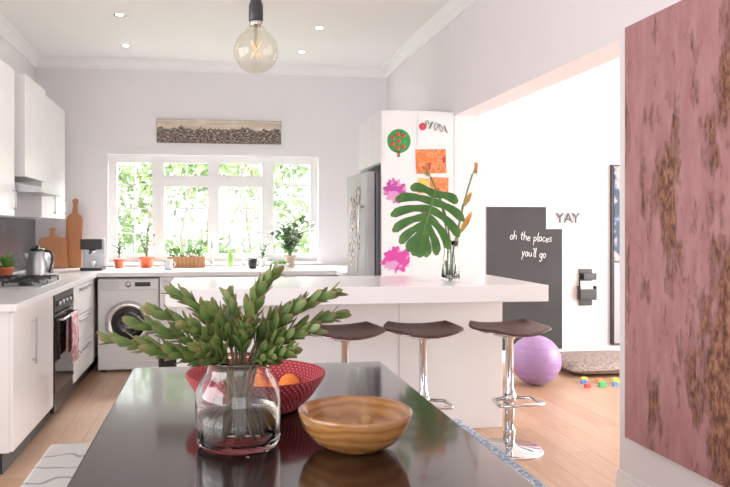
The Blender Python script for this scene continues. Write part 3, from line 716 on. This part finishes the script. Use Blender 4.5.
for i,tp in enumerate(tips):
    a=i*2.4; b0=Vector((.05*math.cos(a)-tp[0]*.15,.05*math.sin(a),.03)); tp=Vector(tp)
    nk=Vector((tp.x*.18,tp.y*.2,.21))
    mid=Vector((tp.x*.35,tp.y*.4,tp.z*.88))
    pts=[b0.lerp(nk,k/5) for k in range(5)]+bez(nk,mid,tp,12)
    tube_data(pts,.0045,6,SV,SF)
    P=pts[5:]
    nleaf=24; ph=rnd(0,6)
    for k in range(nleaf):
        q=k/(nleaf-1)
        s=.22+.76*q; f=s*11.99; j=min(int(f),11); p=P[j].lerp(P[j+1],f-j); tn=(P[j+1]-P[j]).normalized()
        ph+=2.4; e1=tn.cross(Vector((0,1,.3))).normalized(); e2=tn.cross(e1); u=e1*math.cos(ph)+e2*math.sin(ph)
        op=.76-.28*q+rnd(-.12,.12)
        L.leaf(p,tn+u*op,-u+tn*.6,rnd(.055,.070)*(1.05-.15*q),rnd(.021,.026),-.08,shp)
    for k in range(11):
        ph+=2.4; tn=(P[-1]-P[-3]).normalized(); e1=tn.cross(Vector((0,1,.3))).normalized(); e2=tn.cross(e1); u=e1*math.cos(ph)+e2*math.sin(ph)
        B.leaf(tp-tn*(.016-.001*k)+u*.004,tn+u*(.26-.02*k),-u+tn*.3,.044,.019,-.12,shp)
mesh('stems',SV,SF,M('brown_green_stem',(.11,.085,.033),.6),g,True); L.build('protea_leaves',protea_m,g); B.build('protea_buds',bud_m,g)

# wooden bowl
g=group('wooden_bowl',(.375,1.82,TZ))
lathe('bowl',[(.001,.0),(.07,.0),(.078,.004),(.11,.022),(.138,.055),(.150,.09),(.151,.098),(.147,.101),(.142,.096),(.13,.06),(.10,.032),(.06,.017),(.001,.015)],bowlwood_m,g,72,cap=False)
ball('walnut',(.04,.05,.050),.020,lemon_m,g,24)
# red basket with fruit
g=group('woven_fruit_basket',(.14,2.26,TZ))
pr=[(.001,.002)]
for i in range(46):
    s=i/45; r=.13+ (.225-.13)*(s**.75); z=.004+.108*s**1.15
    pr.append((r+.0022*math.sin(i*math.pi*.66),z+.001))
pr+=[(.224,.116),(.217,.116)]
for i in range(20):
    s=1-i/19; pr.append((.123+(.215-.123)*s**.75,.012+.1*s**1.15))
pr.append((.001,.012))
lathe('basket',pr,basket_m,g,96,cap=False)
for i,(x,y,r,mm) in enumerate([(.11,.02,.04,orange_m),(.03,.1,.038,orange_m),(-.07,.06,.04,orange_m),(.12,.1,.036,orange_m),(-.1,-.04,.038,orange_m),(.03,-.05,.04,orange_m)]):
    ball('citrus_%d'%(i+1),(x,y,.013+r),r,mm,g,24)

# ------------------------------------------------------------ pendant bulb
g=group('pendant_light_bulb',(.126,2.03,1.842))
prof=[(1e-6,-.064)]+[(.064*math.sin(a),-.064*math.cos(a)) for a in [math.pi*i/24 for i in range(1,21)]]+[(.026,.064),(.020,.075),(.019,.085)]
lathe('globe',prof,bulb_m,g,48,cap=False)
lathe('screw_cap',[(.016,.070),(.018,.078),(.018,.1)],chrome_m,g,28)
lathe('socket',[(.019,.085),(.021,.09),(.021,.13),(.017,.145),(.010,.155),(.005,.165)],black_m,g,32)
tube('cord',[(0,0,.16),(0,0,CZ-1.842-.03)],.004,black_m,g,8)
lathe('ceiling_rose',[(.05,CZ-1.842-.035),(.05,CZ-1.842-.005),(.045,CZ-1.842)],black_m,g,32)
lathe('filament_stem',[(.006,.07),(.004,.02),(.009,.0),(.003,-.005)],thin_glass('stem_glass',(.85,.8,.72)),g,12)
tube('filament',[(.018*math.cos(i*2.51),.018*math.sin(i*2.51),-.02 if i%2 else .03) for i in range(11)],.0005,fil_m,g,5)

# downlights
for i,(x,y) in enumerate([(-.75,5.9),(-.82,6.9),(.93,6.05),(.88,6.9),(-.78,4.3),(.9,4.5),(-.78,2.2),(.9,1.6)]):
    g=group('ceiling_downlight',(x,y,CZ))
    lathe('ring',[(.032,-.002),(.048,-.006),(.05,0)],chrome_m,g,28,cap=False); lathe('lamp',[(.001,-.003),(.032,-.003)],lamp_m,g,24,cap=False)

# ------------------------------------------------------------ light
W=bpy.data.worlds.new('daylight_sky'); S.world=W; W.use_nodes=True
bg=W.node_tree.nodes['Background']; bg.inputs[0].default_value=(.98,.98,1,1); bg.inputs[1].default_value=2.8
def area(name,loc,rot,sx,sy,e,col):
    l=bpy.data.lights.new(name,'AREA'); l.shape='RECTANGLE'; l.size=sx; l.size_y=sy; l.energy=e; l.color=col
    o=bpy.data.objects.new(name,l); o.location=loc; o.rotation_euler=rot; return link(o)
area('added_patio_fill',(.05,NY-.3,1.25),(math.pi/2,0,math.pi),3.0,2.4,470,(1,.97,.95))  # fill lamp added behind the camera, outside the unseen patio door
area('added_side_fill',(LX-.3,1.1,1.55),(math.pi/2,0,-math.pi/2),2.9,1.4,45,(1,.98,.98))  # weak fill lamp added outside the unseen left-wall window
area('added_playroom_fill',(5.8,4.2,1.3),(math.pi/2,0,math.pi/2),3.3,1.9,200,(1,.93,.89))  # lamp added outside an unseen window to brighten the playroom
area('added_kitchen_fill',(.03,8.05,2.55),(math.radians(-55),0,0),2.4,.8,860,(1,.975,.95))  # fill lamp added out of view above the window, brightens counters and floor
sn=bpy.data.lights.new('sun','SUN'); sn.energy=5; sn.angle=.02; sn.color=(1,.95,.87)
o=bpy.data.objects.new('sun',sn); o.rotation_euler=(math.radians(38),0,math.radians(-20)); link(o)

# ------------------------------------------------------------ camera
cam=bpy.data.cameras.new('camera'); cam.sensor_width=36; cam.lens=36*700/730
cam.shift_x=54.6/730; cam.shift_y=-15.5/730; cam.clip_start=.05
c=bpy.data.objects.new('camera',cam); c.location=(0,0,1.33); c.rotation_euler=(math.pi/2,0,-math.radians(8)); link(c)
S.camera=c
